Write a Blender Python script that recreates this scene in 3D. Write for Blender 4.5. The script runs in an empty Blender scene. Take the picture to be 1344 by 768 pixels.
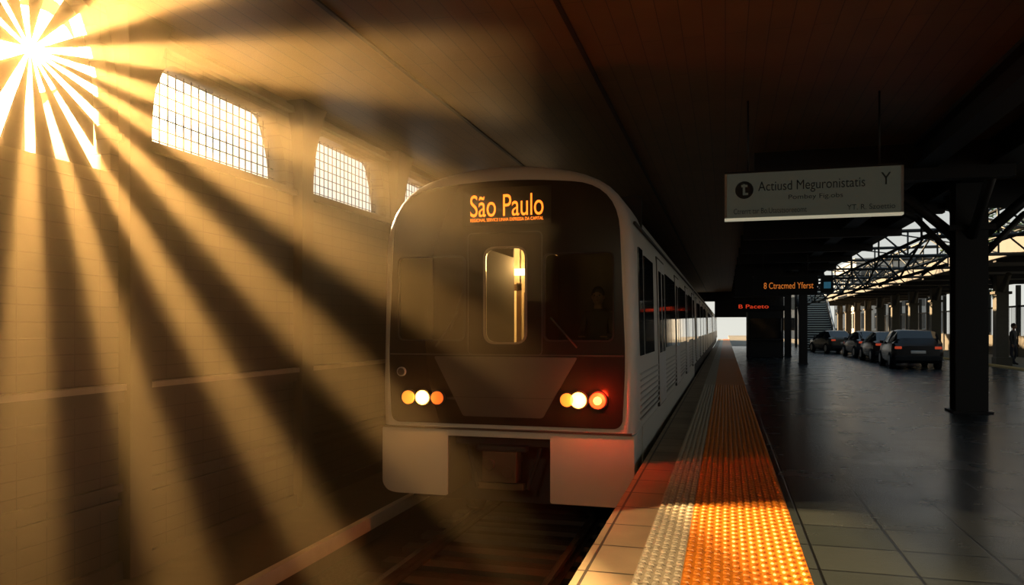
import bpy, bmesh, math, random
from mathutils import Vector, Matrix
random.seed(4)
SC = bpy.context.scene
COL = SC.collection
SC.view_settings.view_transform='Standard'

# ------------------------------------------------------------------ materials
MATS = {}
def mat(name, col, rough=0.6, metal=0.0, emit=None, es=0.0, noise=0.0, nscale=8.0, bump=0.0, spec=0.5, alpha=1.0):
    if name in MATS: return MATS[name]
    m = bpy.data.materials.new(name); m.use_nodes = True
    nt = m.node_tree; b = nt.nodes['Principled BSDF']
    b.inputs['Base Color'].default_value = (*col, 1)
    b.inputs['Roughness'].default_value = rough
    b.inputs['Metallic'].default_value = metal
    b.inputs['Specular IOR Level'].default_value = spec
    b.inputs['Alpha'].default_value = alpha
    if emit:
        b.inputs['Emission Color'].default_value = (*emit, 1)
        b.inputs['Emission Strength'].default_value = es
    if noise > 0 or bump > 0:
        tc = nt.nodes.new('ShaderNodeTexCoord')
        n = nt.nodes.new('ShaderNodeTexNoise'); n.inputs['Scale'].default_value = nscale
        n.inputs['Detail'].default_value = 5
        nt.links.new(tc.outputs['Object'], n.inputs['Vector'])
        if noise > 0:
            mx = nt.nodes.new('ShaderNodeMix'); mx.data_type = 'RGBA'
            mx.inputs[6].default_value = (*[c*(1-noise) for c in col], 1)
            mx.inputs[7].default_value = (*[min(1, c*(1+noise)) for c in col], 1)
            nt.links.new(n.outputs['Fac'], mx.inputs[0])
            nt.links.new(mx.outputs[2], b.inputs['Base Color'])
        if bump > 0:
            bp = nt.nodes.new('ShaderNodeBump'); bp.inputs['Strength'].default_value = bump
            bp.inputs['Distance'].default_value = 0.02
            nt.links.new(n.outputs['Fac'], bp.inputs['Height'])
            nt.links.new(bp.outputs['Normal'], b.inputs['Normal'])
    MATS[name] = m
    return m

def tile_mat(name, c1, c2, mortar, bw, bh, msize, rough, axes='XY', bump=0.3, offset=0.5, rvar=0.0, spec=0.5, cvar=.7, fine=.35):
    m = bpy.data.materials.new(name); m.use_nodes = True
    nt = m.node_tree; b = nt.nodes['Principled BSDF']
    tc = nt.nodes.new('ShaderNodeTexCoord'); sep = nt.nodes.new('ShaderNodeSeparateXYZ')
    cmb = nt.nodes.new('ShaderNodeCombineXYZ')
    nt.links.new(tc.outputs['Object'], sep.inputs[0])
    nt.links.new(sep.outputs[axes[0]], cmb.inputs[0]); nt.links.new(sep.outputs[axes[1]], cmb.inputs[1])
    br = nt.nodes.new('ShaderNodeTexBrick')
    br.inputs['Scale'].default_value = 1.0
    br.inputs['Brick Width'].default_value = bw; br.inputs['Row Height'].default_value = bh
    br.inputs['Mortar Size'].default_value = msize; br.inputs['Mortar Smooth'].default_value = 0.3
    br.inputs['Color1'].default_value = (*c1, 1); br.inputs['Color2'].default_value = (*c2, 1)
    br.inputs['Mortar'].default_value = (*mortar, 1); br.offset = offset
    nt.links.new(cmb.outputs[0], br.inputs['Vector'])
    n = nt.nodes.new('ShaderNodeTexNoise'); n.inputs['Scale'].default_value = 1.3; n.inputs['Detail'].default_value = 8
    nt.links.new(tc.outputs['Object'], n.inputs['Vector'])
    mx = nt.nodes.new('ShaderNodeMix'); mx.data_type = 'RGBA'; mx.blend_type = 'MULTIPLY'; mx.inputs[0].default_value = cvar
    rmp = nt.nodes.new('ShaderNodeMapRange'); rmp.inputs[1].default_value = .3; rmp.inputs[2].default_value = .75
    rmp.inputs[3].default_value = .55; rmp.inputs[4].default_value = 1.2
    nt.links.new(n.outputs['Fac'], rmp.inputs[0])
    nt.links.new(br.outputs['Color'], mx.inputs[6]); nt.links.new(rmp.outputs[0], mx.inputs[7])
    nt.links.new(mx.outputs[2], b.inputs['Base Color'])
    b.inputs['Specular IOR Level'].default_value = spec
    if rvar > 0:
        rr = nt.nodes.new('ShaderNodeMapRange'); rr.inputs[1].default_value = .3; rr.inputs[2].default_value = .7
        rr.inputs[3].default_value = rough - rvar; rr.inputs[4].default_value = rough + rvar
        nt.links.new(n.outputs['Fac'], rr.inputs[0]); nt.links.new(rr.outputs[0], b.inputs['Roughness'])
    else:
        b.inputs['Roughness'].default_value = rough
    bp = nt.nodes.new('ShaderNodeBump'); bp.inputs['Strength'].default_value = bump; bp.inputs['Distance'].default_value = 0.01
    bp.invert = True
    n2 = nt.nodes.new('ShaderNodeTexNoise'); n2.inputs['Scale'].default_value = 14; n2.inputs['Detail'].default_value = 4
    nt.links.new(tc.outputs['Object'], n2.inputs['Vector'])
    ad = nt.nodes.new('ShaderNodeMath'); ad.operation = 'MULTIPLY_ADD'; ad.inputs[1].default_value = fine
    nt.links.new(n2.outputs['Fac'], ad.inputs[0]); nt.links.new(br.outputs['Fac'], ad.inputs[2])
    nt.links.new(ad.outputs[0], bp.inputs['Height']); nt.links.new(bp.outputs['Normal'], b.inputs['Normal'])
    return m

M_white = mat('train_white_paint', (.52,.50,.43), .35, .0)
M_roof  = mat('train_roof_grey', (.40,.39,.36), .5)
M_black = mat('black_gloss_mask', (.010,.008,.007), .2, spec=.3)
M_dark  = mat('dark_steel', (.018,.017,.017), .55, .3)
M_under = mat('underframe_black', (.018,.016,.014), .7)
M_rubber= mat('black_rubber', (.01,.01,.01), .8)
M_glass = mat('dark_glass', (.012,.014,.016), .06, .0, spec=.8)
M_panel = mat('grey_nose_panel', (.05,.045,.037), .4)
M_seam  = mat('seam_dark', (.03,.027,.022), .7)
M_steel = mat('brushed_steel', (.55,.55,.54), .35, .8, noise=.1)
M_rail  = mat('rail_steel', (.55,.52,.46), .25, .9, noise=.2)
M_sleep = mat('concrete_sleeper', (.07,.06,.05), .85, noise=.2, bump=.4)
M_conc  = mat('platform_concrete', (.11,.10,.08), .8, noise=.25, nscale=5, bump=.3)
M_coping= mat('coping_pale', (.80,.76,.66), .45, noise=.1, bump=.2)
M_ledge = mat('wall_ledge', (.30,.25,.18), .5, noise=.2, bump=.2)
M_lit   = mat('cabin_cream', (.75,.62,.40), .5)
M_lamp_w= mat('lamp_white_yellow', (1,.8,.4), .3, emit=(1,.50,.09), es=7)
M_lamp_a= mat('lamp_amber', (1,.4,.1), .3, emit=(1,.30,.03), es=.8)
M_lamp_r= mat('lamp_red', (1,.08,.02), .3, emit=(1,.08,.015), es=2.2)
M_lamp_c= mat('lamp_red_core', (1,.3,.1), .3, emit=(1,.30,.06), es=5)
M_amber = mat('amber_led', (1,.4,.05), .4, emit=(1,.20,.015), es=2.2)
M_redled= mat('red_led', (1,.05,.02), .4, emit=(1,.07,.02), es=.6)
M_blue  = mat('blue_led', (.1,.4,.6), .4, emit=(.1,.45,.7), es=.12)
M_ambs = mat('amber_led_soft', (1,.4,.05), .4, emit=(1,.26,.04), es=.45)
M_tube  = mat('cabin_light_tube', (1,.9,.6), .4, emit=(1,.74,.36), es=4)
M_tree  = mat('bark', (.06,.045,.03), .9, noise=.3)
M_leaf  = mat('leaf_green', (.10,.17,.03), .6, noise=.5, nscale=2)
M_canopy= mat('canopy_concrete', (.16,.155,.145), .7, noise=.2, nscale=2)
M_bg    = mat('building_render', (.50,.50,.48), .8, noise=.15)

# ------------------------------------------------------------------ helpers
def empty(name, loc=(0,0,0)):
    e = bpy.data.objects.new(name, None); e.empty_display_size = .2
    e.location = loc; COL.objects.link(e); return e

def link(me, name, parent=None, mats=None, smooth=False):
    o = bpy.data.objects.new(name, me); COL.objects.link(o)
    if mats:
        for m in mats: me.materials.append(m)
    if smooth:
        for p in me.polygons: p.use_smooth = True
    if parent:
        o.parent = parent
        o.matrix_parent_inverse = Matrix.Translation(-Vector(parent.location))
    return o

class MB:
    def __init__(s): s.v=[]; s.f=[]; s.m=[]; s.mats=[]; s.sm=[]
    def mi(s, m):
        if m not in s.mats: s.mats.append(m)
        return s.mats.index(m)
    def face(s, pts, m, sm=False):
        b=len(s.v); s.v+= [tuple(p) for p in pts]; s.f.append(tuple(range(b,b+len(pts)))); s.m.append(s.mi(m)); s.sm.append(sm)
    def box(s,x0,x1,y0,y1,z0,z1,m):
        b=len(s.v)
        s.v+=[(x0,y0,z0),(x1,y0,z0),(x1,y1,z0),(x0,y1,z0),(x0,y0,z1),(x1,y0,z1),(x1,y1,z1),(x0,y1,z1)]
        for f in [(0,3,2,1),(4,5,6,7),(0,1,5,4),(1,2,6,5),(2,3,7,6),(3,0,4,7)]:
            s.f.append(tuple(b+i for i in f)); s.m.append(s.mi(m)); s.sm.append(False)
    def cyl(s,p0,p1,r0,m,n=8,r1=None,caps=True,sm=True):
        if r1 is None: r1=r0
        p0=Vector(p0);p1=Vector(p1);d=(p1-p0).normalized()
        a=d.orthogonal().normalized(); c=d.cross(a); b=len(s.v)
        for k,(p,r) in enumerate(((p0,r0),(p1,r1))):
            for i in range(n):
                t=2*math.pi*(i+.5)/n
                s.v.append(tuple(p+a*math.cos(t)*r+c*math.sin(t)*r))
        for i in range(n):
            j=(i+1)%n
            s.f.append((b+i,b+j,b+n+j,b+n+i)); s.m.append(s.mi(m)); s.sm.append(sm and n>5)
        if caps:
            s.f.append(tuple(b+i for i in range(n))[::-1]); s.m.append(s.mi(m)); s.sm.append(False)
            s.f.append(tuple(b+n+i for i in range(n))); s.m.append(s.mi(m)); s.sm.append(False)
    def sphere(s,c,r,m,sx=1,sy=1,sz=1,n=10,k=8):
        b=len(s.v)
        for i in range(k+1):
            ph=math.pi*i/k
            for j in range(n):
                t=2*math.pi*j/n
                s.v.append((c[0]+r*sx*math.sin(ph)*math.cos(t),c[1]+r*sy*math.sin(ph)*math.sin(t),c[2]+r*sz*math.cos(ph)))
        for i in range(k):
            for j in range(n):
                jj=(j+1)%n
                s.f.append((b+i*n+j,b+(i+1)*n+j,b+(i+1)*n+jj,b+i*n+jj)); s.m.append(s.mi(m)); s.sm.append(True)
    def obj(s,name,parent=None,bevel=0):
        me=bpy.data.meshes.new(name); me.from_pydata(s.v,[],s.f)
        for m in s.mats: me.materials.append(m)
        me.polygons.foreach_set('material_index',s.m); me.polygons.foreach_set('use_smooth',s.sm)
        me.update()
        o=link(me,name,parent)
        if bevel:
            bv=o.modifiers.new('bevel','BEVEL'); bv.width=bevel; bv.segments=2; bv.limit_method='ANGLE'
        return o

def fillet(pts, n=6):
    out=[]; N=len(pts)
    for i,(x,z,r) in enumerate(pts):
        p=Vector((x,z)); a=Vector(pts[i-1][:2]); b=Vector(pts[(i+1)%N][:2])
        if r<=0: out.append(p); continue
        da=(a-p); db=(b-p); ra=min(r,da.length*.49); rb=min(r,db.length*.49)
        s=p+da.normalized()*ra; e=p+db.normalized()*rb
        for k in range(n+1):
            t=k/n; out.append(s*(1-t)**2+p*2*t*(1-t)+e*t*t)
    return [(p.x,p.y) for p in out]

def rrect(x0,x1,z0,z1,r): return fillet([(x0,z0,r),(x1,z0,r),(x1,z1,r),(x0,z1,r)])

def plate(name, outline, holes, pos, thick, m, plane='XZ', parent=None, bevel=0):
    cu=bpy.data.curves.new(name,'CURVE'); cu.dimensions='2D'; cu.fill_mode='BOTH'; cu.extrude=thick/2
    for loop in [outline]+list(holes):
        sp=cu.splines.new('POLY'); sp.points.add(len(loop)-1)
        for i,p in enumerate(loop): sp.points[i].co=(p[0],p[1],0,1)
        sp.use_cyclic_u=True
    o=bpy.data.objects.new('tmp',cu); COL.objects.link(o)
    dg=bpy.context.evaluated_depsgraph_get(); dg.update()
    me=bpy.data.meshes.new_from_object(o.evaluated_get(dg))
    bpy.data.objects.remove(o)
    for v in me.vertices:
        a,b,c=v.co
        if plane=='XZ': v.co=(a,pos+c,b)
        elif plane=='YZ': v.co=(pos+c,a,b)
        else: v.co=(a,b,pos+c)
    bm=bmesh.new(); bm.from_mesh(me); bmesh.ops.remove_doubles(bm,verts=bm.verts,dist=1e-5)
    bmesh.ops.recalc_face_normals(bm,faces=bm.faces); bm.to_mesh(me); bm.free()
    me.materials.clear(); me.name=name
    return link(me,name,parent,[m])

def text(name, body, cx, y, cz, w, h, m, parent=None, ext=.004):
    cu=bpy.data.curves.new(name,'FONT'); cu.body=body; cu.size=1; cu.align_x='CENTER'; cu.align_y='CENTER'; cu.extrude=0.0
    o=bpy.data.objects.new('tmp',cu); COL.objects.link(o)
    dg=bpy.context.evaluated_depsgraph_get(); dg.update()
    me=bpy.data.meshes.new_from_object(o.evaluated_get(dg)); bpy.data.objects.remove(o)
    xs=[v.co.x for v in me.vertices]; ys=[v.co.y for v in me.vertices]
    x0,x1,y0,y1=min(xs),max(xs),min(ys),max(ys)
    for v in me.vertices:
        v.co=(cx+((v.co.x-x0)/(x1-x0)-.5)*w, y, cz+((v.co.y-y0)/(y1-y0)-.5)*h)
    me.materials.clear(); me.name=name
    return link(me,name,parent,[m])

# ------------------------------------------------------------------ constants (metres; platform top z=0, track along +Y)
XE=-.94; TZ=-1.25; XW=-5.8; CZ=4.72
TXC=-2.64; TY=9.0
SUNV=Vector((-.8785,.7926,.365))
# ------------------------------------------------------------------ ground / platform / floor
M_floor=tile_mat('slate_floor_tiles',(.024,.033,.038),(.042,.053,.058),(.005,.006,.007),.60,.60,.012,.26,'XY',.35,0.0,.03,.55,.25,.06)
mb=MB(); mb.box(.53,10.6,-8,68,-.3,0,M_floor); mb.obj('floor')
M_fore=mat('forecourt_concrete', (.24,.22,.18), .8, noise=.25, nscale=5, bump=.3)
mb=MB(); mb.box(.53-.001,60,68,160,-.3,-.01,M_fore); mb.box(10.6,60,-8,68,-.3,-.02,M_fore); mb.obj('floor_forecourt')
M_border=tile_mat('border_stone',(.34,.26,.16),(.28,.22,.135),(.05,.04,.03),.62,.44,.012,.6,'YX',.4,.0)
mb=MB(); mb.box(XE,-.57,-7.9,110,-.16,0,M_border); mb.box(XE+.12,.53,-7.9,110,-1.3,-.16,M_conc); mb.obj('platform_edge_coping')
M_white_t=mat('tactile_pale',(.42,.37,.27),.5,noise=.2,nscale=12,bump=.2)
M_orange=mat('tactile_orange',(.64,.20,.012),.45,noise=.22,nscale=6,bump=.2)
def tactile(name,x0,x1,m,sx,sy,h):
    mb=MB(); mb.box(x0,x1,-7.9,110,-.159,0.0,m)
    nx=max(1,round((x1-x0)/sx)); sx=(x1-x0)/nx
    y=2.5; j=0
    while y<22:
        for i in range(nx):
            cx=x0+(i+.5)*sx; s=1 if (i+j)%2 else -1
            a=math.radians(45*s); ca,sa=math.cos(a),math.sin(a); L=sx*.56; W=sx*.27
            def P(u,v,z): return (cx+u*ca-v*sa, y+(u*sa+v*ca)*sy/sx, z)
            b=[P(-L,0,0.0),P(-L*.4,-W,0.0),P(L*.4,-W,0.0),P(L,0,0.0),P(L*.4,W,0.0),P(-L*.4,W,0.0)]
            t=[P(-L*.6,0,h),P(-L*.25,-W*.5,h),P(L*.25,-W*.5,h),P(L*.6,0,h),P(L*.25,W*.5,h),P(-L*.25,W*.5,h)]
            base=len(mb.v); mb.v+=b+t
            for k in range(6):
                kk=(k+1)%6; mb.f.append((base+k,base+kk,base+6+kk,base+6+k)); mb.m.append(0); mb.sm.append(False)
            mb.f.append(tuple(base+6+k for k in range(6))); mb.m.append(0); mb.sm.append(False)
        y+=sy; j+=1
    y=2.4
    while y<40: mb.box(x0,x1,y-.003,y+.003,0,.0012,M_seam); y+=.4
    mb.obj(name)
tactile('tactile_paving_pale',-.57,-.27,M_white_t,.06,.06,.012)
tactile('tactile_paving_orange',-.27,.53,M_orange,.06,.06,.012)

# track bed & ledge
mb=MB(); mb.box(XW+.01,XE+.12,-7.9,110,-1.7,TZ,mat('ballast_dark',(.04,.034,.028),.95,noise=.3,nscale=20,bump=1.0)); mb.obj('track_bed')
mb=MB(); mb.box(XW+.01,-4.54,-7.9,110,TZ,-.9,M_conc); mb.box(-4.55,-4.46,-7.9,110,TZ+.2,-.88,M_coping); mb.obj('service_walkway')
def rail(name,x):
    mb=MB(); mb.box(x-.07,x+.07,-7.9,110,TZ+.06,TZ+.08,M_rail); mb.box(x-.01,x+.01,-7.9,110,TZ+.08,TZ+.18,M_rail)
    mb.box(x-.036,x+.036,-7.9,110,TZ+.17,TZ+.215,M_rail); mb.obj(name)
rail('rail',-3.49); rail('rail',-1.79)
mb=MB()
y=-7.8
while y<60: mb.box(-3.95,-1.35,y,y+.24,TZ+.0,TZ+.06,M_sleep); y+=.62
mb.obj('railway_sleepers')

# ------------------------------------------------------------------ left wall with openings
M_wall=tile_mat('wall_left_tiles',(.08,.064,.043),(.07,.056,.038),(.035,.028,.02),.30,.15,.007,.5,'YZ',.3,.0,cvar=.35)
M_wall2=mat('wall_plaster',(.08,.064,.043),.7,noise=.12,nscale=2,bump=.2)
PY=[6.38+3.18*k for k in range(-4,30)]
holes=[]; opens=[]
for i in range(len(PY)-1):
    a=PY[i]+.25; b=PY[i+1]-.33
    z0,z1=3.56,4.46
    if i==3: z0=3.12; z1=4.69; b+=.08
    hl=fillet([(a,z0,.02),(b,z0,.02),(b-.04,z1-.50,.35),(b-.28,z1,.16),(a+.28,z1,.16),(a+.04,z1-.50,.35)],6)
    if 1<PY[i]<18: holes.append(hl); opens.append((a,b,z0,z1))
plate('wall_left',[(-8,-1.3),(100,-1.3),(100,CZ+.02),(-8,CZ+.02)],holes,XW-.14,.28,M_wall,'YZ')
mb=MB()
for p in PY:
    if p<-7.5 or p>99: continue
    mb.box(XW-.01,XW+.14,p-.15,p+.15,-.89,3.55,M_wall2)
    prof=[]; N=10
    for k in range(N+1):
        t=k/N; prof.append((3.55+t*(CZ-3.55), .15+.17*t**2.2, .14+.12*t**2))
    b0=len(mb.v)
    for z,w,d in prof: mb.v+=[(XW-.01,p-w,z),(XW+d,p-w,z),(XW+d,p+w,z),(XW-.01,p+w,z)]
    for k in range(N):
        for j in range(3):
            mb.f.append((b0+k*4+j,b0+k*4+j+1,b0+k*4+j+5,b0+k*4+j+4)); mb.m.append(mb.mi(M_wall2)); mb.sm.append(False)
mb.obj('wall_left_pilasters')
mb=MB()
mb.box(XW-.01,XW+.07,6.2,100,3.44,3.52,M_wall2)
mb.box(XW-.01,XW+.10,-8,100,.98,1.04,M_ledge); mb.box(XW-.01,XW+.07,-8,100,.86,.98,M_wall2)
mb.box(XW-.01,XW+.06,-8,100,-.02,.05,M_wall2); mb.box(XW-.01,XW+.04,-8,100,-.16,-.10,M_wall2)
mb.box(XW-.01,XW+.10,6.4,100,4.56,4.64,M_wall2)
mb.obj('trim_1')
mb=MB(); mb.box(XW-.01,XW+.06,-8,100,-.9,-.72,M_wall2); mb.obj('baseboard_left')
k=0
for (a,b,z0,z1) in opens:
    k+=1
    mb=MB()
    if k==1:
        # added tapered radial blades, shaped to split the light into a fan
        gx=XW-.19; tt0=-gx/.8785; cy=.7926*tt0; cz=1.6+.365*tt0
        angs=[(-135,14),(-102.5,6.5),(-80,6),(-59,6),(-39,6),(-20,4.5),(-5,3.2),(9,3.5),(26,5),(52,7),(84,9),(115,10),(142,9),(172,15)]
        for an,wd in angs:
            t=math.radians(an); w=math.radians(wd)
            def lim(tt):
                r=2.6
                if math.cos(tt)>1e-3: r=min(r,(b-.02-cy)/math.cos(tt))
                if math.cos(tt)<-1e-3: r=min(r,(a+.02-cy)/math.cos(tt))
                if math.sin(tt)>1e-3: r=min(r,(z1-.01-cz)/math.sin(tt))
                if math.sin(tt)<-1e-3: r=min(r,(z0-cz)/math.sin(tt))
                return max(.1,r)
            p=[]
            for tt,rr in ((t,.06),(t-w,lim(t-w)),(t+w,lim(t+w))): p.append((cy+rr*math.cos(tt),cz+rr*math.sin(tt)))
            for x in (XW-.195,XW-.185): mb.face([(x,q[0],q[1]) for q in p],M_dark)
            for q,r in ((0,1),(1,2),(2,0)): mb.face([(XW-.195,*p[q]),(XW-.195,*p[r]),(XW-.185,*p[r]),(XW-.185,*p[q])],M_dark)
    else:
        yy=a
        while yy<b: mb.box(XW-.20,XW-.19,yy,yy+.011,z0,z1,M_dark); yy+=.13
        zz=z0+.08
        while zz<z1: mb.box(XW-.20,XW-.19,a,b,zz,zz+.010,M_dark); zz+=.13
    mb.obj('window_%d'%k)

# ------------------------------------------------------------------ ceiling
M_ceil=tile_mat('ceiling_boards',(.15,.088,.034),(.13,.077,.030),(.05,.035,.018),2.4,.22,.006,.5,'YX',.25,.5,cvar=.4)
mb=MB(); mb.box(XW-.3,4.66,-8,70,CZ,CZ+.25,M_ceil); mb.box(4.66,14,-8,18.6,CZ,CZ+.25,M_ceil); mb.obj('ceiling')
mb=MB(); mb.box(XW-.3,14,-8.3,-8,-1.7,CZ+.25,M_wall2); mb.obj('added_rear_blocker')  # added unseen wall, stops daylight entering behind the camera
mb=MB()
for x in (-3.75,-1.55): mb.box(x-.025,x+.025,-8,70,CZ-.02,CZ+.01,M_dark)
mb.obj('trim_2')
mb=MB()
for x,w in ((3.25,.18),(4.43,.22)): 
    mb.box(x-w,x+w,-8,69,CZ-.42,CZ-.36,M_dark); mb.box(x-w*.2,x+w*.2,-8,69,CZ-.4,CZ-.06,M_dark); mb.box(x-w,x+w,-8,69,CZ-.06,CZ+.01,M_dark)
yy=14.4
while yy<68:
    mb.box(.5,4.6,yy-.12,yy+.12,CZ-.62,CZ+.01,M_dark); yy+=4.2
mb.box(4.6,14,18.3,18.6,CZ-.55,CZ,M_dark); mb.box(6.9,7.1,-8,18.3,CZ-.4,CZ,M_dark)
mb.obj('ceiling_beams')
mb=MB(); mb.box(-.9,4.8,69.1,70,2.5,CZ-.01,M_dark); mb.box(XW+.3,-.9,69.6,70,3.9,CZ-.01,M_dark); mb.obj('overhead_crosswalk')

# ------------------------------------------------------------------ columns
def steel_column(x,y,w,big=False):
    e=empty('steel_column',(x,y,0)); mb=MB(); t=w*.12; H=CZ-.42
    mb.box(x-w/2,x+w/2,y-w*.4,y-w*.4+t,0,H,M_dark); mb.box(x-w/2,x+w/2,y+w*.4-t,y+w*.4,0,H,M_dark)
    mb.box(x-t,x+t,y-w*.4+t,y+w*.4-t,0,H,M_dark)
    mb.box(x-w*.62,x+w*.62,y-w*.55,y+w*.55,0,.04,M_dark)
    mb.obj('shaft',e)
    if big:
        mb=MB(); mb.box(x-w*.7,x+w*.7,y-w*.5,y+w*.5,3.42,3.52,M_dark)
        for s in (-1,1):
            mb.cyl((x+s*.2,y,3.3),(x+s*1.5,y,4.5),.10,M_dark,6); mb.cyl((x+s*.2,y,2.9),(x+s*.9,y,3.7),.06,M_dark,6)
            mb.cyl((x+s*.9,y,3.7),(x+s*1.7,y,4.1),.06,M_dark,6)
            mb.cyl((x,y+s*.2,3.3),(x,y+s*1.6,4.5),.09,M_dark,6)
        mb.obj('capital_braces',e)
steel_column(4.43,16.2,.54,True)
steel_column(4.43,-2.0,.54,True)
for y in (35.5,43.9,52.3,60.7): steel_column(3.27,y,.34)
# ------------------------------------------------------------------ kiosk
e=empty('ticket_kiosk',(2.05,44,0)); mb=MB()
mb.box(1.15,2.95,42.5,45.5,0,2.5,M_dark); mb.box(1.05,3.05,42.4,45.6,2.5,2.75,M_rubber); mb.box(1.25,2.85,42.46,42.5,1.0,2.1,M_glass)
mb.box(1.15,2.95,42.3,42.5,.9,.98,M_dark); mb.obj('booth',e,.02)

# ------------------------------------------------------------------ train
tr=empty('metro_train',(TXC,TY,0))
ZB=.33
prof_c=[(-1.615,ZB,.0),(-1.635,.8,.3),(-1.57,3.36,.75),(0,3.70,1.35),(1.57,3.36,.75),(1.635,.8,.3),(1.615,ZB,.0)]
PR=fillet(prof_c,8)
def ring(ins):
    return [(TXC+x*(1-ins/1.63), ZB+(z-ZB)*(1-ins/1.75)) for x,z in PR]
rings=[(TY,.10),(TY+.012,.065),(TY+.05,.03),(TY+.12,.008),(TY+.25,0)]
def tube(name,ylist,capend=True):
    v=[];f=[]
    n=len(PR)
    for (y,i) in ylist:
        v+=[(a,y,b) for a,b in ring(i)]
    for r in range(len(ylist)-1):
        for k in range(n-1):
            f.append((r*n+k,r*n+k+1,(r+1)*n+k+1,(r+1)*n+k))
        f.append((r*n+n-1,r*n,(r+1)*n,(r+1)*n+n-1))
    if capend: f.append(tuple((len(ylist)-1)*n+k for k in range(n)))
    me=bpy.data.meshes.new(name); me.from_pydata(v,[],f)
    bm=bmesh.new(); bm.from_mesh(me); bmesh.ops.recalc_face_normals(bm,faces=bm.faces); bm.to_mesh(me); bm.free()
    o=link(me,name,tr,[M_white],True)
    md=o.modifiers.new('es','EDGE_SPLIT'); md.split_angle=math.radians(50)
    return o
CARL=18.0; GAP=.5; NC=5
for c in range(NC):
    y0=TY+c*(CARL+GAP); y1=y0+CARL
    if c==0: tube('car_body_%d'%c,rings+[(y1,0)])
    else: 
        tube('car_body_%d'%c,[(y0,0),(y1,0)])
        mb=MB(); mb.box(TXC-1.2,TXC+1.2,y0-GAP-.05,y0+.05,.3,3.2,M_rubber); mb.obj('gangway_%d'%c,tr)
win_l=rrect(-4.0,-3.13,1.45,2.48,.07); win_r=rrect(-2.10,-1.28,1.45,2.48,.07); win_c=rrect(-2.853,-2.346,1.42,2.57,.13)
plate('front_shell',ring(.10),[win_l,win_r,win_c],TY+.011,.02,M_white,'XZ',tr)
mask=fillet([(-4.11,.40,.12),(-1.17,.40,.12),(-1.13,1.2,.3),(-1.22,3.30,.55),(TXC,3.44,1.2),(-4.06,3.30,.55),(-4.15,1.2,.3)],8)
plate('black_mask',mask,[win_l,win_r,win_c],TY-.008,.03,M_black,'XZ',tr)
def pane_mat(name,tint,rough,ior):
    m=bpy.data.materials.new(name); m.use_nodes=True
    nt=m.node_tree; nt.nodes.clear()
    o_=nt.nodes.new('ShaderNodeOutputMaterial'); mx=nt.nodes.new('ShaderNodeMixShader'); tp=nt.nodes.new('ShaderNodeBsdfTransparent'); gl=nt.nodes.new('ShaderNodeBsdfGlossy'); fr=nt.nodes.new('ShaderNodeFresnel')
    tp.inputs[0].default_value=tint; gl.inputs['Roughness'].default_value=rough; fr.inputs[0].default_value=ior
    nt.links.new(fr.outputs[0],mx.inputs[0]); nt.links.new(tp.outputs[0],mx.inputs[1]); nt.links.new(gl.outputs[0],mx.inputs[2]); nt.links.new(mx.outputs[0],o_.inputs[0]); return m
M_pane=pane_mat('tinted_windscreen',(.40,.38,.35,1),.03,1.5); M_clear=pane_mat('clear_door_glass',(.9,.9,.85,1),.02,1.3)
def single(name,outline,y,m):
    me=bpy.data.meshes.new(name); me.from_pydata([(a,y,b) for a,b in outline],[],[tuple(range(len(outline)))]); return link(me,name,tr,[m])
single('windscreen_1',win_l,TY+.0,M_pane); single('windscreen_2',win_r,TY+.0,M_pane); single('door_glass',win_c,TY+.0,M_clear)
def frame(name,x0,x1,z0,z1,r,w,m,y=TY-.03,th=.03):
    plate(name,rrect(x0-w,x1+w,z0-w,z1+w,r+w),[rrect(x0,x1,z0,z1,r)],y,th,m,'XZ',tr)
frame('door_window_seal',-2.853,-2.346,1.42,2.57,.13,.025,mat('window_seal',(.16,.13,.09),.4))
frame('windscreen_seal_1',-4.0,-3.13,1.45,2.48,.07,.018,M_rubber); frame('windscreen_seal_2',-2.10,-1.28,1.45,2.48,.07,.018,M_rubber)
frame('front_door_frame',-3.07,-2.14,1.27,2.76,.06,.012,M_seam,TY-.028,.02)
plate('nose_panel',fillet([(-3.14,.50,.03),(-2.13,.50,.03),(-1.70,1.24,.03),(-3.53,1.24,.03)]),[],TY-.028,.02,M_panel,'XZ',tr)
mb=MB(); mb.box(-3.27,-2.0,TY-.044,TY-.038,.735,.745,M_seam); mb.box(-4.13,-1.15,TY-.03,TY,1.255,1.272,M_seam)
mb.box(-4.22,-1.06,TY-.02,TY+.1,.325,.35,M_seam); mb.obj('nose_seams',tr)
def lamp(name,x,z,r,m,rim=M_steel):
    mb=MB(); mb.cyl((x,TY-.07,z),(x,TY+.0,z),r*1.18,rim,24); mb.cyl((x,TY-.085,z),(x,TY-.069,z),r,m,24,r*1.0); mb.obj(name,tr)
lamp('headlamp_1',-3.86,.72,.085,M_lamp_a,M_dark); lamp('headlamp_2',-3.67,.72,.09,M_lamp_w,M_dark); lamp('marker_lamp_1',-3.47,.72,.08,mat('lamp_orange_dim',(1,.2,.04),.3,emit=(1,.15,.02),es=.7),M_dark)
lamp('headlamp_3',-1.82,.735,.08,M_lamp_a,M_dark); lamp('headlamp_4',-1.68,.735,.095,M_lamp_w,M_dark); lamp('marker_lamp_2',-1.45,.735,.095,M_lamp_r,M_dark); 
mb=MB(); mb.cyl((-1.45,TY-.095,.735),(-1.45,TY-.085,.735),.05,M_lamp_c,20); mb.obj('marker_core',tr)
mb=MB(); mb.cyl((-3.97,TY-.05,1.04),(-3.97,TY,1.04),.06,M_steel,20); mb.cyl((-3.97,TY-.055,1.04),(-3.97,TY-.05,1.04),.045,M_panel,20)
mb.box(-3.36,-3.2,TY-.03,TY-.02,.70,.73,M_seam); mb.obj('badge',tr)
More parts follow.
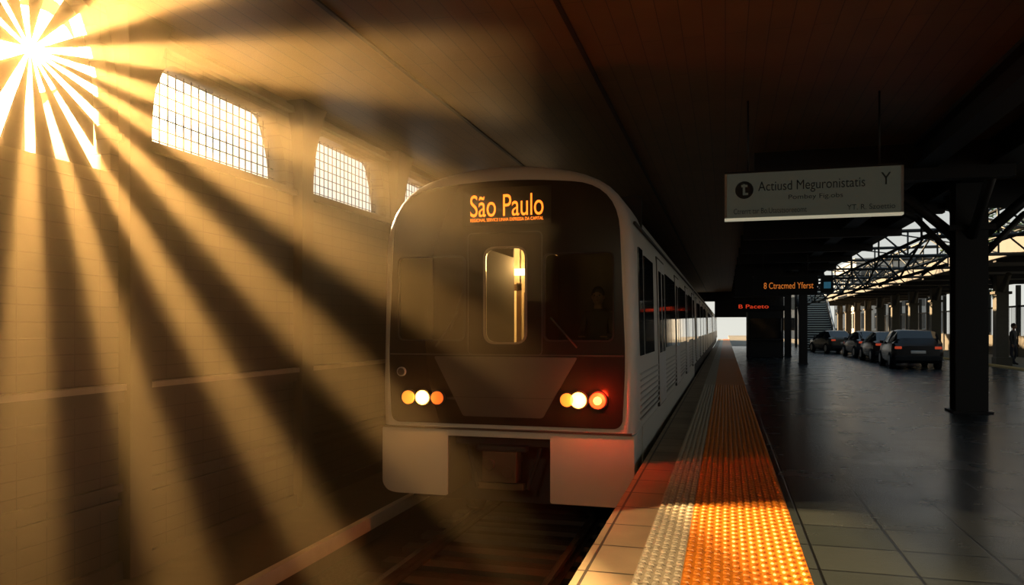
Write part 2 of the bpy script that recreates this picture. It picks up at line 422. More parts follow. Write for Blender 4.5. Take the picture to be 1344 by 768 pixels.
mb=MB(); mb.box(-3.15,-2.02,TY-.032,TY-.02,2.86,3.32,M_glass); mb.obj('destination_display',tr)
text('destination_text','São Paulo',-2.58,TY-.04,3.10,.93,.27,M_amber,tr)
text('destination_subtext','REGIONAL SERVICE LINHA EXPRESSA DA CAPITAL',-2.58,TY-.04,2.925,.93,.04,M_amber,tr)
mb=MB(); mb.cyl((-3.50,TY-.05,1.36),(-3.20,TY-.06,1.78),.012,M_rubber,6); mb.cyl((-3.30,TY-.055,1.56),(-3.12,TY-.06,2.1),.010,M_rubber,6)
mb.cyl((-1.7,TY-.05,1.36),(-2.02,TY-.06,1.72),.012,M_rubber,6); mb.obj('wipers',tr)
plate('skirt_left',fillet([(-4.25,.32,.02),(-3.365,.32,.02),(-3.365,-.51,.03),(-4.16,-.51,.15),(-4.25,-.40,.05)]),[],TY+.30,.6,M_white,'XZ',tr).modifiers.new('b','BEVEL').width=.02
plate('skirt_right',fillet([(-1.03,.32,.02),(-2.04,.32,.02),(-2.04,-.53,.03),(-1.12,-.53,.15),(-1.03,-.42,.05)]),[],TY+.45,.9,M_white,'XZ',tr).modifiers.new('b','BEVEL').width=.02
mb=MB(); mb.box(-3.40,-2.0,TY+.01,TY+.3,.24,.325,M_white); mb.obj('skirt_bridge',tr,.01)
mb=MB(); mb.box(-4.2,-1.05,TY+.9,TY+1.0,-.75,.33,M_under); mb.box(-4.2,-1.05,TY+.9,TY+89,-.15,.34,M_under)
mb.box(-3.37,-2.03,TY+.3,TY+.95,.1,.3,M_under)
for x in (-3.364,-2.05): mb.box(x,x+.012,TY+.03,TY+.9,-.5,.24,M_under)
for x in (-4.26,-1.08): mb.box(x,x+.06,TY+.9,TY+17.9,-.5,.34,M_white)
mb.obj('underframe',tr)
mb=MB()
M_coup=mat('coupler_bronze',(.10,.07,.04),.5,.5,noise=.2,bump=.3)
mb.cyl((-2.7,TY+.95,-.15),(-2.7,TY+.2,-.15),.09,M_coup,12)
mb.box(-2.92,-2.48,TY+.05,TY+.3,-.32,.06,M_coup); mb.cyl((-2.82,TY+.0,-.1),(-2.82,TY+.06,-.1),.07,M_coup,14); mb.cyl((-2.58,TY+.0,-.18),(-2.58,TY+.06,-.18),.08,M_coup,14,.04)
mb.box(-3.02,-2.38,TY+.12,TY+.3,.05,.12,M_dark); mb.box(-3.0,-2.4,TY+.1,TY+.2,-.42,-.34,M_coup)
mb.cyl((-3.15,TY+.2,.1),(-3.0,TY+.1,-.4),.03,M_rubber,8); mb.cyl((-2.2,TY+.2,.1),(-2.35,TY+.1,-.4),.03,M_rubber,8)
mb.obj('coupler',tr,.01)
mb=MB()
for c in range(NC):
    y0=TY+c*(CARL+GAP)
    for by in (2.6,CARL-2.6):
        for wy in (-1.0,1.0):
            for x in (-3.49,-1.79):
                mb.cyl((x-.07,y0+by+wy,TZ+.215+.42),(x+.07,y0+by+wy,TZ+.215+.42),.42,M_under,24)
            mb.cyl((-3.5,y0+by+wy,TZ+.635),(-1.8,y0+by+wy,TZ+.635),.08,M_under,10)
        for x in (-3.75,-1.62): mb.box(x,x+.1,y0+by-1.5,y0+by+1.5,-.7,-.35,M_under)
        mb.box(-3.7,-1.6,y0+by-.4,y0+by+.4,-.6,-.14,M_under)
mb.obj('bogies',tr)
mb=MB(); mg=MB()
for c in range(NC):
    y0=TY+c*(CARL+GAP)
    def xs(z): return TXC+1.635-(z-.8)*.0225
    def panel(b,ya,yb,za,zb,m,off=.012):
        xa=xs(za)+off; xb=xs(zb)+off
        b.face([(xa,ya,za),(xa,yb,za),(xb,yb,zb),(xb,ya,zb)],m)
        xa2=xa-.03; xb2=xb-.03
        b.face([(xa,ya,za),(xb,ya,zb),(xb2,ya,zb),(xa2,ya,za)],m); b.face([(xa,yb,za),(xb,yb,zb),(xb2,yb,zb),(xa2,yb,za)],m)
        b.face([(xa,ya,za),(xa,yb,za),(xa2,yb,za),(xa2,ya,za)],m); b.face([(xb,ya,zb),(xb,yb,zb),(xb2,yb,zb),(xb2,ya,zb)],m)
    if c==0:
        panel(mg,y0+.5,y0+.95,1.25,2.6,M_glass); panel(mg,y0+1.15,y0+2.4,1.25,2.55,M_glass)
        doors=[3.2,7.6,12.0,16.2]
    else: doors=[1.2,5.6,10.0,14.4]
    for dyy in doors:
        panel(mb,y0+dyy-.06,y0+dyy+1.36,.36,2.72,M_seam,.004)
        for q in (0,.66):
            panel(mb,y0+dyy+q,y0+dyy+q+.64,.38,2.68,M_steel,.014)
            panel(mg,y0+dyy+q+.1,y0+dyy+q+.54,1.2,2.5,M_glass,.02)
    for a,b in zip(doors[:-1],doors[1:]):
        L=b-a-1.3-.5; s=a+1.3+.25
        for q in range(2): panel(mg,y0+s+q*(L/2)+.05,y0+s+(q+1)*(L/2)-.05,1.25,2.55,M_glass)
    prev=.5 if c==0 else .2
    segs=[]
    for d_ in doors+[CARL+.1]:
        segs.append((prev,d_-.1)); prev=d_+1.4
    for a,b in segs:
        if b-a<.2: continue
        for z in (.45,.53,.61,.69,.77,.85,.93,1.01):
            panel(mb,y0+a,y0+b,z,z+.022,M_roof,.010)
    panel(mb,y0+.3,y0+CARL-.02,2.86,2.89,M_seam,.006)
mb.obj('doors_and_ribs',tr); mg.obj('side_windows',tr)
mb=MB(); M_cab=mat('cab_dark',(.03,.026,.02),.8)
mb.box(-4.15,-2.92,TY+1.5,TY+1.55,.4,3.4,M_cab); mb.box(-2.28,-1.1,TY+1.5,TY+1.55,.4,3.4,M_cab); mb.box(-2.93,-2.27,TY+1.5,TY+1.55,2.75,3.4,M_cab)
mb.box(-4.1,-2.93,TY+.15,TY+.7,.45,1.30,M_cab); mb.box(-2.27,-1.17,TY+.15,TY+.7,.45,1.30,M_cab)
mb.box(-2.94,-2.92,TY+.1,TY+1.5,.4,2.6,M_cab); mb.box(-2.28,-2.26,TY+.1,TY+1.5,.4,2.6,M_cab)
mb.box(-4.1,-1.15,TY+1.55,TY+17.5,.34,.42,M_cab)
mb.box(-4.05,-4.0,TY+1.6,TY+17.5,.42,3.1,M_lit); mb.box(-1.28,-1.23,TY+1.6,TY+17.5,.42,3.1,M_lit); mb.box(-4.05,-1.2,TY+1.6,TY+17.5,2.95,3.0,M_lit)
mb.box(-3.9,-2.98,TY+4.0,TY+4.05,.42,2.95,M_lit); mb.box(-2.3,-1.3,TY+6.0,TY+6.05,.42,2.95,M_lit)
mb.box(-4.0,-1.3,TY+17.0,TY+17.1,.42,2.95,M_lit)
for x in (-3.2,-2.1): 
    for q in range(5): mb.box(x-.08,x+.08,TY+2+q*3,TY+4+q*3,2.90,2.95,M_tube)
for q in range(4): mb.cyl((-2.95,TY+2.4+q*2.4,.42),(-2.95,TY+2.4+q*2.4,2.95),.02,M_steel,8); mb.cyl((-2.3,TY+3+q*2.4,.42),(-2.3,TY+3+q*2.4,2.95),.02,M_steel,8)
M_brown=mat('saloon_door_brown',(.10,.05,.018),.5)
mb.box(-3.95,-3.42,TY+2.6,TY+2.64,.42,2.95,M_lit); mb.box(-3.12,-1.6,TY+2.6,TY+2.64,.42,2.95,M_lit); mb.box(-3.44,-3.10,TY+2.6,TY+2.64,2.20,2.95,M_lit)
mb.box(-3.44,-3.38,TY+2.55,TY+2.6,.42,2.30,M_brown); mb.box(-3.16,-3.09,TY+2.55,TY+2.6,.42,2.30,M_brown); mb.box(-3.44,-3.09,TY+2.55,TY+2.6,2.18,2.28,M_brown)
mb.box(-3.04,-2.86,TY+2.56,TY+2.6,1.25,2.15,M_brown); mb.box(-3.01,-2.89,TY+2.55,TY+2.56,1.30,2.10,M_lit)
mb.box(-3.20,-2.85,TY+2.5,TY+2.6,2.42,2.52,M_tube)
mb.obj('cab_interior',tr)

def add_light(name,kind,loc,energy,col,**kw):
    l=bpy.data.lights.new(name,kind); l.energy=energy; l.color=col
    for k,v in kw.items(): setattr(l,k,v)
    o=bpy.data.objects.new(name,l); o.location=loc; COL.objects.link(o); return o
def par(o,p):
    o.parent=p; o.matrix_parent_inverse=Matrix.Translation(-Vector(p.location))
par(add_light('cabin_lamp','POINT',(-2.75,TY+1.75,2.5),45,(1,.56,.18),shadow_soft_size=.1),tr)
par(add_light('cabin_lamp_rear','POINT',(-3.0,TY+3.4,2.6),45,(1,.7,.32),shadow_soft_size=.1),tr)
par(add_light('headlamp_glow_1','POINT',(-3.67,TY-.18,.72),6,(1,.42,.10),shadow_soft_size=.05),tr)
par(add_light('headlamp_glow_2','POINT',(-1.68,TY-.18,.735),5,(1,.35,.08),shadow_soft_size=.05),tr)
par(add_light('marker_glow','POINT',(-1.42,TY-.19,.78),26,(1,.03,.006),shadow_soft_size=.05),tr)

# ------------------------------------------------------------------ people
M_skin=mat('skin',(.35,.2,.13),.6); M_coat=mat('dark_coat',(.03,.03,.035),.8); M_trs=mat('dark_trousers',(.035,.035,.05),.8); M_hair=mat('dark_hair',(.012,.01,.008),.7); M_shoe=mat('shoe_black',(.01,.01,.01),.4)
def person(name,x,y,z,pose='stand',face=0.0,scale=1.0):
    P={} ; E=[]
    def J(n,p,r): P[n]=(Vector(p),r)
    J('pelvis',(0,0,.95),.135); J('waist',(0,0,1.10),.125); J('chest',(0,-.01,1.32),.15); J('neckb',(0,0,1.47),.075); J('neck',(0,-.01,1.54),.055); J('headb',(0,-.015,1.60),.07)
    E+= [('pelvis','waist'),('waist','chest'),('chest','neckb'),('neckb','neck'),('neck','headb')]
    for s,t in ((-1,'l'),(1,'r')):
        J('sh'+t,(s*.17,0,1.42),.07)
        if pose=='sit':
            J('el'+t,(s*.23,-.08,1.14),.05); J('wr'+t,(s*.16,-.32,1.12),.033); J('hd'+t,(s*.15,-.40,1.12),.035)
            J('hip'+t,(s*.10,-.02,.88),.09); J('kn'+t,(s*.12,-.44,.90),.07); J('an'+t,(s*.12,-.46,.48),.048); J('to'+t,(s*.13,-.60,.44),.04)
        else:
            J('el'+t,(s*.24,.02,1.14),.05); J('wr'+t,(s*.25,-.06,.90),.033); J('hd'+t,(s*.25,-.08,.83),.034)
            st=.10*s
            J('hip'+t,(s*.09,0,.88),.095); J('kn'+t,(s*.10,-.02-st*.6,.48),.065); J('an'+t,(s*.11,st,.09),.045); J('to'+t,(s*.12,st-.15,.04),.038)
        E+=[('chest','sh'+t),('sh'+t,'el'+t),('el'+t,'wr'+t),('wr'+t,'hd'+t),('pelvis','hip'+t),('hip'+t,'kn'+t),('kn'+t,'an'+t),('an'+t,'to'+t)]
    names=list(P); me=bpy.data.meshes.new(name+'_sk'); me.from_pydata([P[n][0] for n in names],[(names.index(a),names.index(b)) for a,b in E],[])
    o=bpy.data.objects.new('tmp',me); COL.objects.link(o)
    sk=o.modifiers.new('s','SKIN'); sk.use_smooth_shade=True
    for i,n in enumerate(names):
        r=P[n][1]; me.skin_vertices[0].data[i].radius=(r,r*(.8 if n in('chest','waist','pelvis') else 1)); me.skin_vertices[0].data[i].use_root=(n=='pelvis')
    sb=o.modifiers.new('b','SUBSURF'); sb.levels=2; sb.render_levels=2
    dg=bpy.context.evaluated_depsgraph_get(); dg.update()
    m2=bpy.data.meshes.new_from_object(o.evaluated_get(dg)); bpy.data.objects.remove(o)
    m2.materials.clear()
    for m in (M_skin,M_coat,M_trs,M_shoe): m2.materials.append(m)
    for p in m2.polygons:
        c=p.center; p.use_smooth=True
        if c.z>1.50: i=0
        elif c.z>.92 or abs(c.x)>.2: i=1
        elif c.z>.10: i=2
        else: i=3
        if pose!='sit' and abs(c.x)>.2 and c.z<.89: i=0
        p.material_index=i
    e=empty(name,(x,y,z)); e.rotation_euler=(0,0,face); e.scale=(scale,)*3
    b=bpy.data.objects.new('body',m2); COL.objects.link(b); b.parent=e
    mb=MB()
    mb.sphere((0,-.02,1.67),.105,M_skin,.80,.95,1.15,16,12)
    mb.sphere((0,-.005,1.70),.112,M_hair,.82,.95,1.05,16,8)
    mb.cyl((0,-.115,1.67),(0,-.135,1.645),.012,M_skin,6,.016)
    for s in (-1,1):
        mb.sphere((s*.035,-.108,1.685),.012,M_hair); mb.sphere((s*.085,-.01,1.665),.024,M_skin,.4,.8,1.2)
    mb.box(-.025,.025,-.118,-.108,1.612,1.618,mat('lips',(.25,.08,.06),.6))
    for s,t in ((-1,'l'),(1,'r')):
        h=P['hd'+t][0]; w=P['wr'+t][0]; d=(h-w).normalized(); side=Vector((0,1,0)) if pose!='sit' else Vector((1,0,0))
        for k,(off,L) in enumerate(((-.03,.065),(-.01,.078),(.01,.072),(.028,.058))):
            a=h+side*off; b_=a+d*L*.6; c=b_+d*L*.35+Vector((-s*.012,0,0)); mb.cyl(a,b_,.009,M_skin,6,.008); mb.cyl(b_,c,.008,M_skin,6,.006)
        a=w+d*.02-side*.02; b_=a+d*.04-side*.03; mb.cyl(a,b_,.010,M_skin,6,.009); mb.cyl(b_,b_+d*.03,.009,M_skin,6,.007)
    ho=mb.obj('head_and_hands'); ho.parent=e
    return e
person('standing_man',12.0,37.6,-.02,face=math.radians(50))
dr=person('train_driver',-1.62,TY+1.02,.42,'sit',0.0,.95)
e=empty('driver_seat',(-1.62,TY+1.2,.4)); mb=MB(); mb.box(-1.87,-1.37,TY+.85,TY+1.28,1.05,1.14,M_cab); mb.box(-1.85,-1.39,TY+1.24,TY+1.34,1.1,1.75,M_cab); mb.cyl((-1.62,TY+1.05,.42),(-1.62,TY+1.05,1.06),.05,M_cab); so=mb.obj('seat',e,.03)

# ------------------------------------------------------------------ signs
def bolt_rods(mb,xs_,y,z0):
    for x in xs_: mb.cyl((x,y,z0),(x,y,CZ-.01),.014,M_dark,6)
SY=10.9
e=empty('station_sign',(1.1,SY,3.3)); mb=MB()
M_sign=mat('sign_board',(.11,.125,.10),.35,noise=.1,emit=(.5,.55,.42),es=.04); M_edge=mat('sign_edge_light',(.6,.6,.5),.4,emit=(.9,.85,.6),es=.35)
sx0,sx1,sz0,sz1=.02,2.20,3.10,3.71
mb.box(sx0,sx1,SY,SY+.10,sz0,sz1,M_sign); mb.box(sx0-.03,sx1+.03,SY-.01,SY+.11,sz1,sz1+.03,M_dark); mb.box(sx0-.03,sx1+.03,SY-.01,SY+.11,sz0-.03,sz0,M_edge)
mb.box(sx0-.03,sx0,SY-.01,SY+.11,sz0,sz1,M_steel); mb.box(sx1,sx1+.03,SY-.01,SY+.11,sz0,sz1,M_steel)
bolt_rods(mb,(.3,1.95),SY+.05,sz1); mb.obj('board',e)
M_ic=mat('sign_icon_dark',(.01,.02,.025),.5)
mb=MB(); mb.cyl((.25,SY-.008,3.48),(.25,SY,3.48),.12,M_ic,28); mb.box(.23,.26,SY-.014,SY-.008,3.41,3.56,M_sign); mb.box(.23,.30,SY-.014,SY-.008,3.41,3.44,M_sign); mb.box(.21,.29,SY-.014,SY-.008,3.52,3.55,M_sign); mb.obj('icon',e)
M_st2=mat('sign_text',(.015,.025,.025),.6)
text('line_name','Actiusd Meguronistatis',1.10,SY-.006,3.50,1.34,.17,M_st2,e)
text('line_sub','Pombey Fig.obs',1.16,SY-.006,3.35,.68,.08,M_st2,e)
text('line_note','Ctrerrt tar Bo.Utatstsoreeomt',.58,SY-.006,3.19,.94,.075,M_st2,e)
text('line_code','YT. R. Szoettio',1.84,SY-.006,3.19,.58,.07,M_st2,e)
text('line_icon','Y',2.02,SY-.006,3.55,.12,.16,M_st2,e)
def display(x0,x1,y,z0,z1,txt,m,blue=False,name='departure_display'):
    e=empty(name,((x0+x1)/2,y,z0)); mb=MB()
    mb.box(x0,x1,y,y+.25,z0,z1,M_rubber); mb.box(x0-.03,x1+.03,y-.02,y+.27,z1,z1+.04,M_dark); bolt_rods(mb,(x0+.3,x1-.3),y+.1,z1)
    if blue: mb.box(x1+.12,x1+.5,y,y+.2,z0+.05,z1,M_rubber); mb.box(x1+.2,x1+.42,y-.01,y,z0+.2,z0+.42,M_blue); mb.box(x1-.01,x1+.13,y+.05,y+.15,z1-.1,z1-.05,M_rubber)
    mb.obj('case',e)
    text('led_text',txt,(x0+x1)/2+.1,y-.01,(z0+z1)/2,(x1-x0)*.78,(z1-z0)*.34,m,e)
display(.95,3.0,27.6,2.72,3.35,'8 Ctracmed Yferst',M_ambs,True)
display(.35,2.2,40.4,2.38,2.95,'B Paceto',M_redled)
display(.3,1.9,50.2,2.6,3.1,'Lrecmod',M_redled)
mb=MB(); mb.box(.4,2.4,33.8,34.3,3.0,4.1,M_dark); mb.box(.35,2.45,33.75,34.35,2.9,3.0,M_dark); bolt_rods(mb,(.6,2.2),34.0,4.1); mb.obj('ventilation_duct')

# ------------------------------------------------------------------ cars
def car(x,y,col,face=0.0,suv=False):
    e=empty('car',(x,y,0)); e.rotation_euler=(0,0,face)
    mbody=mat('car_paint_%s'%('_'.join(str(int(c*1000)) for c in col)),col,.22,.3,spec=.6)
    if suv: S=[(0,.42,.85,.90,.74,.58),(.06,.32,.98,1.04,.84,.68),(.14,.25,1.0,1.20,.87,.70),(.45,.22,1.0,1.47,.88,.66),(1.5,.22,.98,1.52,.89,.66),(2.5,.22,.96,1.46,.89,.64),(3.15,.22,.94,1.02,.88,.72),(3.95,.25,.82,.86,.84,.66),(4.25,.38,.66,.68,.72,.55)]
    else: S=[(0,.42,.80,.86,.72,.56),(.06,.32,.92,.97,.83,.66),(.45,.24,.95,1.04,.86,.70),(1.1,.22,.94,1.38,.87,.60),(1.8,.22,.93,1.42,.88,.60),(2.5,.22,.92,1.36,.88,.60),(3.2,.22,.9,.97,.87,.70),(4.0,.25,.78,.82,.82,.64),(4.3,.36,.62,.64,.70,.52)]
    mb=MB(); rings_=[]
    for (yy,zb,zl,zt,wl,wt) in S:
        half=[(wl*.90,zb),(wl*.99,zb+.12),(wl,(zb+zl)/2),(wl*.97,zl),(wt,zt-.04),(wt*.75,zt)]
        rings_.append([(a,yy,b) for a,b in half]+[(-a,yy,b) for a,b in half[::-1]])
    n=12; b0=len(mb.v)
    for r in rings_: mb.v+=r
    for i in range(len(S)-1):
        for j in range(n):
            jj=(j+1)%n
            gl_side = j in(3,7) and (S[i][3]-S[i][2]>.15 or S[i+1][3]-S[i+1][2]>.15)
            slope = j in(4,5,6) and abs(S[i+1][3]-S[i][3])>.25
            mm=M_glass if (gl_side or slope) else mbody
            mb.f.append((b0+i*n+j,b0+(i+1)*n+j,b0+(i+1)*n+jj,b0+i*n+jj)); mb.m.append(mb.mi(mm)); mb.sm.append(mm is mbody and j not in(3,7))
    mb.f.append(tuple(b0+j for j in range(n))); mb.m.append(mb.mi(mbody)); mb.sm.append(False)
    mb.f.append(tuple(b0+(len(S)-1)*n+j for j in range(n))[::-1]); mb.m.append(mb.mi(mbody)); mb.sm.append(False)
    o=mb.obj('body'); o.parent=e
    mb=MB()
    for wy in (.78,3.42):
        for s in (-1,1):
            mb.cyl((s*.70,wy,.32),(s*.90,wy,.32),.32,M_rubber,20); mb.cyl((s*.90,wy,.32),(s*.91,wy,.32),.19,M_steel,12)
    o=mb.obj('wheels'); o.parent=e
    mb=MB(); tl=mat('tail_light',(.5,.03,.02),.3,emit=(1,.12,.04),es=.3)
    for s in (-1,1):
        a,b=sorted((s*.80,s*.56)); mb.box(a,b,-.02,.12,.78,.88,tl); a,b=sorted((s*1.0,s*.86)); mb.box(a,b,2.6,2.72,.95,1.07,mbody)
        a,b=sorted((s*.62,s*.42)); mb.box(a,b,4.12,4.3,.52,.62,M_steel)
    mb.box(-.8,.8,-.06,.2,.34,.52,M_rubber); mb.box(-.26,.26,-.03,.02,.60,.72,M_steel); mb.box(-.78,.78,4.1,4.34,.3,.46,M_rubber)
    o=mb.obj('trim_and_lights',bevel=.02); o.parent=e
car(7.05,32.0,(.02,.02,.022),math.radians(-3),True)
car(7.35,37.6,(.05,.03,.03))
car(7.45,42.8,(.10,.10,.11),math.radians(3))
car(7.0,50.0,(.09,.085,.07),math.radians(12))

# ------------------------------------------------------------------ right side
M_colc=mat('stone_column',(.10,.085,.06),.7,noise=.2)
e=empty('platform_canopy',(12,40,0)); mb=MB()
mb.box(9.0,15.0,19,86,4.05,4.22,M_canopy); mb.box(8.9,9.1,19,86,3.95,4.5,M_canopy); mb.box(14.9,15.1,19,86,3.95,4.4,M_canopy)
y=20
while y<86: mb.box(9.0,15,y-.15,y+.15,3.85,4.05,M_dark); y+=5
mb.obj('roof_slab',e,.02)
y=21.0
while y<86:
    mb=MB(); mb.box(10.98,11.45,y-.24,y+.24,0-.02,3.8,M_colc); mb.box(10.96,11.55,y-.32,y+.32,-.02,.35,M_colc); mb.box(10.9,11.55,y-.32,y+.32,3.0,3.12,M_colc)
    for s in (-1,1):
        mb.cyl((11.2,y+s*.2,3.1),(11.2,y+s*1.0,3.8),.12,M_colc,6)
    mb.obj('column_%d'%int(y),e,.02); y+=5.2
mb=MB(); mb.box(10.6,10.95,-8,86,-.02,.06,mat('kerb_ochre',(.55,.38,.14),.7,noise=.2)); mb.obj('kerb')
e=empty('boundary_fence',(15.4,40,0)); mb=MB()
y=16
while y<88:
    mb.box(15.2,15.4,y-.1,y+.1,0,3.9,M_dark); mb.box(15.26,15.32,y+.1,y+2.3,.0,1.15,M_dark if int(y)%5==0 else M_colc); mb.box(15.26,15.32,y+.1,y+2.3,2.7,2.8,M_dark)
    for q in range(8): mb.box(15.28,15.3,y+.2+q*.27,y+.23+q*.27,1.15,2.7,M_dark)
    y+=2.4
mb.obj('fence',e)
mb=MB(); y=46
while y<64: mb.box(9.5,9.54,y,y+.04,0,1.1,M_dark); y+=.5
mb.box(9.49,9.55,46,64,1.06,1.12,M_dark); mb.obj('railing')
e=empty('roof_truss',(7,40,4)); M_tr=mat('truss_steel_grey',(.04,.045,.045),.5,.3)
mb=MB()
y=21
while y<56:
    xa,xb,za,zb=4.7,8.9,3.85,4.65
    mb.cyl((xa,y,za),(xb,y,za),.055,M_tr,6); mb.cyl((xa,y,zb),(xb,y,zb),.06,M_tr,6)
    nseg=5
    for i in range(nseg):
        x0=xa+(xb-xa)*i/nseg; x1=xa+(xb-xa)*(i+1)/nseg
        mb.cyl((x0,y,za),(x0,y,zb),.03,M_tr,6)
        if i%2: mb.cyl((x0,y,za),(x1,y,zb),.03,M_tr,6)
        else: mb.cyl((x0,y,zb),(x1,y,za),.03,M_tr,6)
    mb.cyl((xa,y,2.9),(xa+1.2,y,za),.035,M_tr,6)
    y+=5.5
for x,z in ((4.75,3.85),(4.75,3.0),(6.8,4.65),(8.85,4.65),(6.8,3.85)): mb.cyl((x,19,z),(x,56,z),.045,M_tr,6)
y=21
while y<52:
    mb.cyl((4.75,y,3.85),(4.75,y+2.75,3.0),.03,M_tr,6); mb.cyl((4.75,y+2.75,3.0),(4.75,y+5.5,3.85),.03,M_tr,6)
    mb.cyl((6.8,y,3.85),(6.8,y+2.75,4.65),.03,M_tr,6); mb.cyl((6.8,y+2.75,4.65),(6.8,y+5.5,3.85),.03,M_tr,6)
    mb.cyl((4.7,y,4.65),(8.85,y+5.5,4.65),.025,M_tr,6); y+=5.5
mb.obj('lattice',e)
e=empty('staircase',(6,60,0)); mb=MB(); M_tread=mat('stair_tread',(.55,.58,.54),.6,noise=.15)
N=28
for i in range(N):
    y0=56+i*.3; z=(i+1)*.17
    mb.box(5.4,7.3,y0,y0+.32,z-.06,z,M_tread); mb.box(5.4,7.3,y0+.02,y0+.05,z-.17,z-.05,M_dark)
mb.box(5.4,7.3,56+N*.3,69,N*.17-.15,N*.17,M_tread); mb.box(5.45,5.65,66,66.2,0,N*.17-.1,M_dark); mb.box(7.1,7.3,66,66.2,0,N*.17-.1,M_dark)
for x in (5.37,7.32):
    mb.cyl((x,56,.9),(x,56+N*.3,.9+N*.17),.04,M_steel,8); mb.cyl((x,56,.05),(x,56+N*.3,.05+N*.17),.12,M_dark,4)
    for i in range(0,N,3): mb.cyl((x,56.1+i*.3,i*.17),(x,56.1+i*.3,.9+i*.17),.02,M_steel,6)
mb.obj('flight',e)
e=empty('office_building',(20,110,0)); mb=MB()
mb.box(16,26,105,125,0,10,M_bg)
for r in range(3):
    for c in range(6): mb.box(16.6+c*1.55,17.7+c*1.55,104.95,105.02,1.5+r*2.8,3.4+r*2.8,M_glass)
    for c in range(8): mb.box(15.95,16.02,106+c*2.3,107.5+c*2.3,1.5+r*2.8,3.4+r*2.8,M_glass)
mb.box(15.8,26.2,104.8,125.2,10,10.4,M_bg); mb.obj('block',e)
e=empty('apartment_building',(8,120,0)); mb=MB(); mb.box(5.5,13.5,118,130,0,7,M_bg)
for r in range(2):
    for c in range(5): mb.box(6+c*1.5,7+c*1.5,117.95,118.02,1.2+r*3,3+r*3,M_glass)
mb.obj('block',e)
def tree(x,y,h,r,n=2600):
    e=empty('leafy_tree',(x,y,0)); mb=MB()
    mb.cyl((x,y,0),(x+.2,y,h*.55),.28,M_tree,10,.16)
    cl=[]
    for i in range(9):
        a=random.uniform(0,6.28); rr=random.uniform(.2,1)*r; c=Vector((x+math.cos(a)*rr,y+math.sin(a)*rr,h*.62+random.uniform(-.2,.38)*h*.6)); cl.append(c)
        mb.cyl((x+.15,y,h*.45),c,.09,M_tree,6,.03)
    for i in range(n):
        c=random.choice(cl); d=Vector((random.gauss(0,1),random.gauss(0,1),random.gauss(0,.8))); p=c+d.normalized()*(random.random()**.4)*r*.55
        s=random.uniform(.10,.22); u=Vector((random.gauss(0,1),random.gauss(0,1),random.gauss(0,1))).normalized(); v=u.orthogonal().normalized()
        mb.face([p-u*s,p+v*s*.5,p+u*s,p-v*s*.5],M_leaf)
    mb.obj('crown',e)
tree(17.6,58,10.5,2.8); tree(21,44,10,3); tree(20,75,10,2.6); tree(26,52,11,3.4); tree(18.5,36,9.0,2.6)

# ------------------------------------------------------------------ haze
SUN=SUNV.normalized()
mb=MB(); hm=bpy.data.materials.new('dusty_air'); hm.use_nodes=True; nt=hm.node_tree; nt.nodes.clear()
o_=nt.nodes.new('ShaderNodeOutputMaterial'); vs=nt.nodes.new('ShaderNodeVolumeScatter'); vs.inputs['Density'].default_value=.0105; vs.inputs['Anisotropy'].default_value=.5; vs.inputs['Color'].default_value=(1,.78,.45,1)
nt.links.new(vs.outputs[0],o_.inputs['Volume'])
mb.box(XW+.27,-1.5,-3,14.2,-.87,CZ-.03,hm); hz=mb.obj('dust_haze')

# ------------------------------------------------------------------ lights
s=add_light('sun','SUN',(-20,20,10),17,(1,.70,.38),angle=math.radians(.8))
s.rotation_euler=(SUN).to_track_quat('Z','Y').to_euler()
t_=6.62/.8785
fe=empty('added_beam_light',(-6.62,.7926*t_,1.6+.365*t_))  # added lamp outside the wall, makes the fan of beams
par(add_light('added_beam_lamp','POINT',fe.location,14500,(1,.61,.25),shadow_soft_size=.014),fe)
mb=MB(); L0=Vector(fe.location); mb.cyl(L0+SUN*.35,L0+SUN*.40,.42,mat('added_disc_white',(.8,.78,.7),.5),24); mb.cyl(L0+SUN*.4,(L0+SUN*.4)*1+Vector((0,0,-5)),.05,M_dark,8)  # added white disc on a pole, shows bright behind the blades
mb.box(-7.3,-6.12,6.46,6.48,3.2,5.4,M_dark); mb.obj('added_disc_and_shade',fe)  # added shade, keeps this lamp off the next opening
sp=add_light('added_patch_spot','SPOT',(-3.3,.4,4.5),3200,(1,.66,.33),spot_size=math.radians(43),spot_blend=.04,shadow_soft_size=.03)  # added unseen spot, makes the light patch on the near platform
sp.rotation_euler=(Vector((-3.3,.4,4.5))-Vector((-.55,3.4,0))).to_track_quat('Z','Y').to_euler()
fp=Vector((-1.2,-3.5,3.6))
fl=add_light('added_train_fill','SPOT',fp,380,(1,.86,.58),spot_size=math.radians(24),spot_blend=.9,shadow_soft_size=.4)  # added unseen fill light, brightens the train front
fl.rotation_euler=(fp-Vector((-2.5,9,.9))).to_track_quat('Z','Y').to_euler()

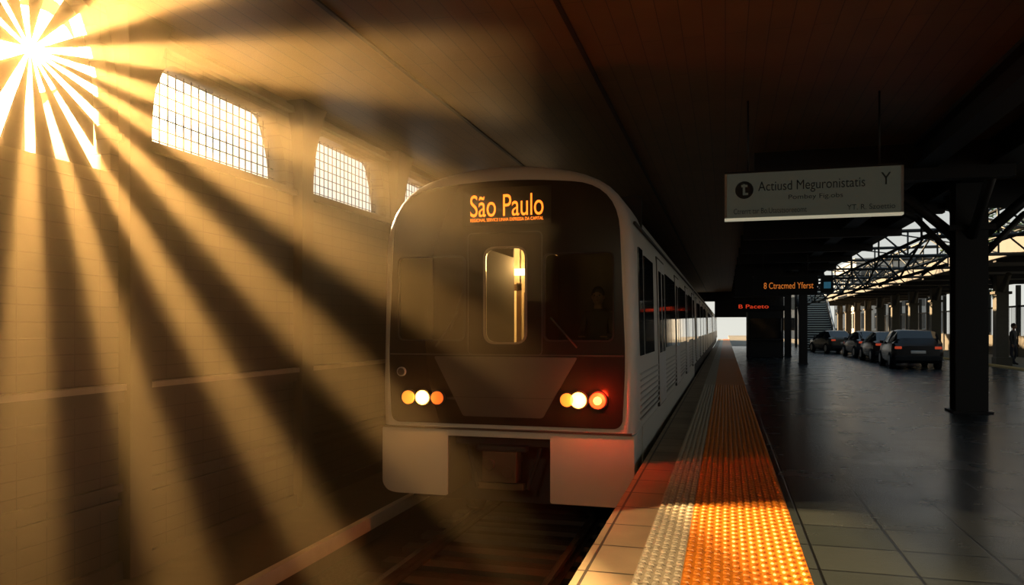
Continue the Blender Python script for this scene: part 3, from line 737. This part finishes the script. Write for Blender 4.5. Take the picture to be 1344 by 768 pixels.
# world
w=bpy.data.worlds.new('sky'); SC.world=w; w.use_nodes=True; nt=w.node_tree; nt.nodes.clear()
out=nt.nodes.new('ShaderNodeOutputWorld'); bg=nt.nodes.new('ShaderNodeBackground'); tc=nt.nodes.new('ShaderNodeTexCoord')
dt=nt.nodes.new('ShaderNodeVectorMath'); dt.operation='DOT_PRODUCT'; dt.inputs[1].default_value=SUN
nt.links.new(tc.outputs['Generated'],dt.inputs[0])
mx0=nt.nodes.new('ShaderNodeMath'); mx0.operation='MAXIMUM'; mx0.inputs[1].default_value=0; nt.links.new(dt.outputs['Value'],mx0.inputs[0])
def powr(e_,k_):
    p=nt.nodes.new('ShaderNodeMath'); p.operation='POWER'; p.inputs[1].default_value=e_; nt.links.new(mx0.outputs[0],p.inputs[0])
    q=nt.nodes.new('ShaderNodeMath'); q.operation='MULTIPLY'; q.inputs[1].default_value=k_; nt.links.new(p.outputs[0],q.inputs[0]); return q
a=powr(120,12); b=powr(8,.9)
ad=nt.nodes.new('ShaderNodeMath'); nt.links.new(a.outputs[0],ad.inputs[0]); nt.links.new(b.outputs[0],ad.inputs[1])
sc=nt.nodes.new('ShaderNodeVectorMath'); sc.operation='SCALE'; sc.inputs[0].default_value=(1,.80,.50); nt.links.new(ad.outputs[0],sc.inputs['Scale'])
sep=nt.nodes.new('ShaderNodeSeparateXYZ'); nt.links.new(tc.outputs['Generated'],sep.inputs[0])
cr=nt.nodes.new('ShaderNodeValToRGB'); nt.links.new(sep.outputs['Z'],cr.inputs[0])
cr.color_ramp.elements[0].color=(.95,.95,.86,1); cr.color_ramp.elements[0].position=0; cr.color_ramp.elements[1].color=(.26,.38,.50,1); cr.color_ramp.elements[1].position=.5
av=nt.nodes.new('ShaderNodeVectorMath'); av.operation='ADD'; nt.links.new(cr.outputs[0],av.inputs[0]); nt.links.new(sc.outputs[0],av.inputs[1])
nt.links.new(av.outputs[0],bg.inputs[0]); bg.inputs[1].default_value=.8; nt.links.new(bg.outputs[0],out.inputs[0])

# ------------------------------------------------------------------ camera
cd=bpy.data.cameras.new('camera'); cd.lens=26.79; cd.sensor_width=36; cd.shift_y=.0342; cd.clip_end=500
co=bpy.data.objects.new('camera',cd); co.location=(0,0,1.6); co.rotation_euler=(math.radians(90),0,math.radians(15.64)); COL.objects.link(co); SC.camera=co
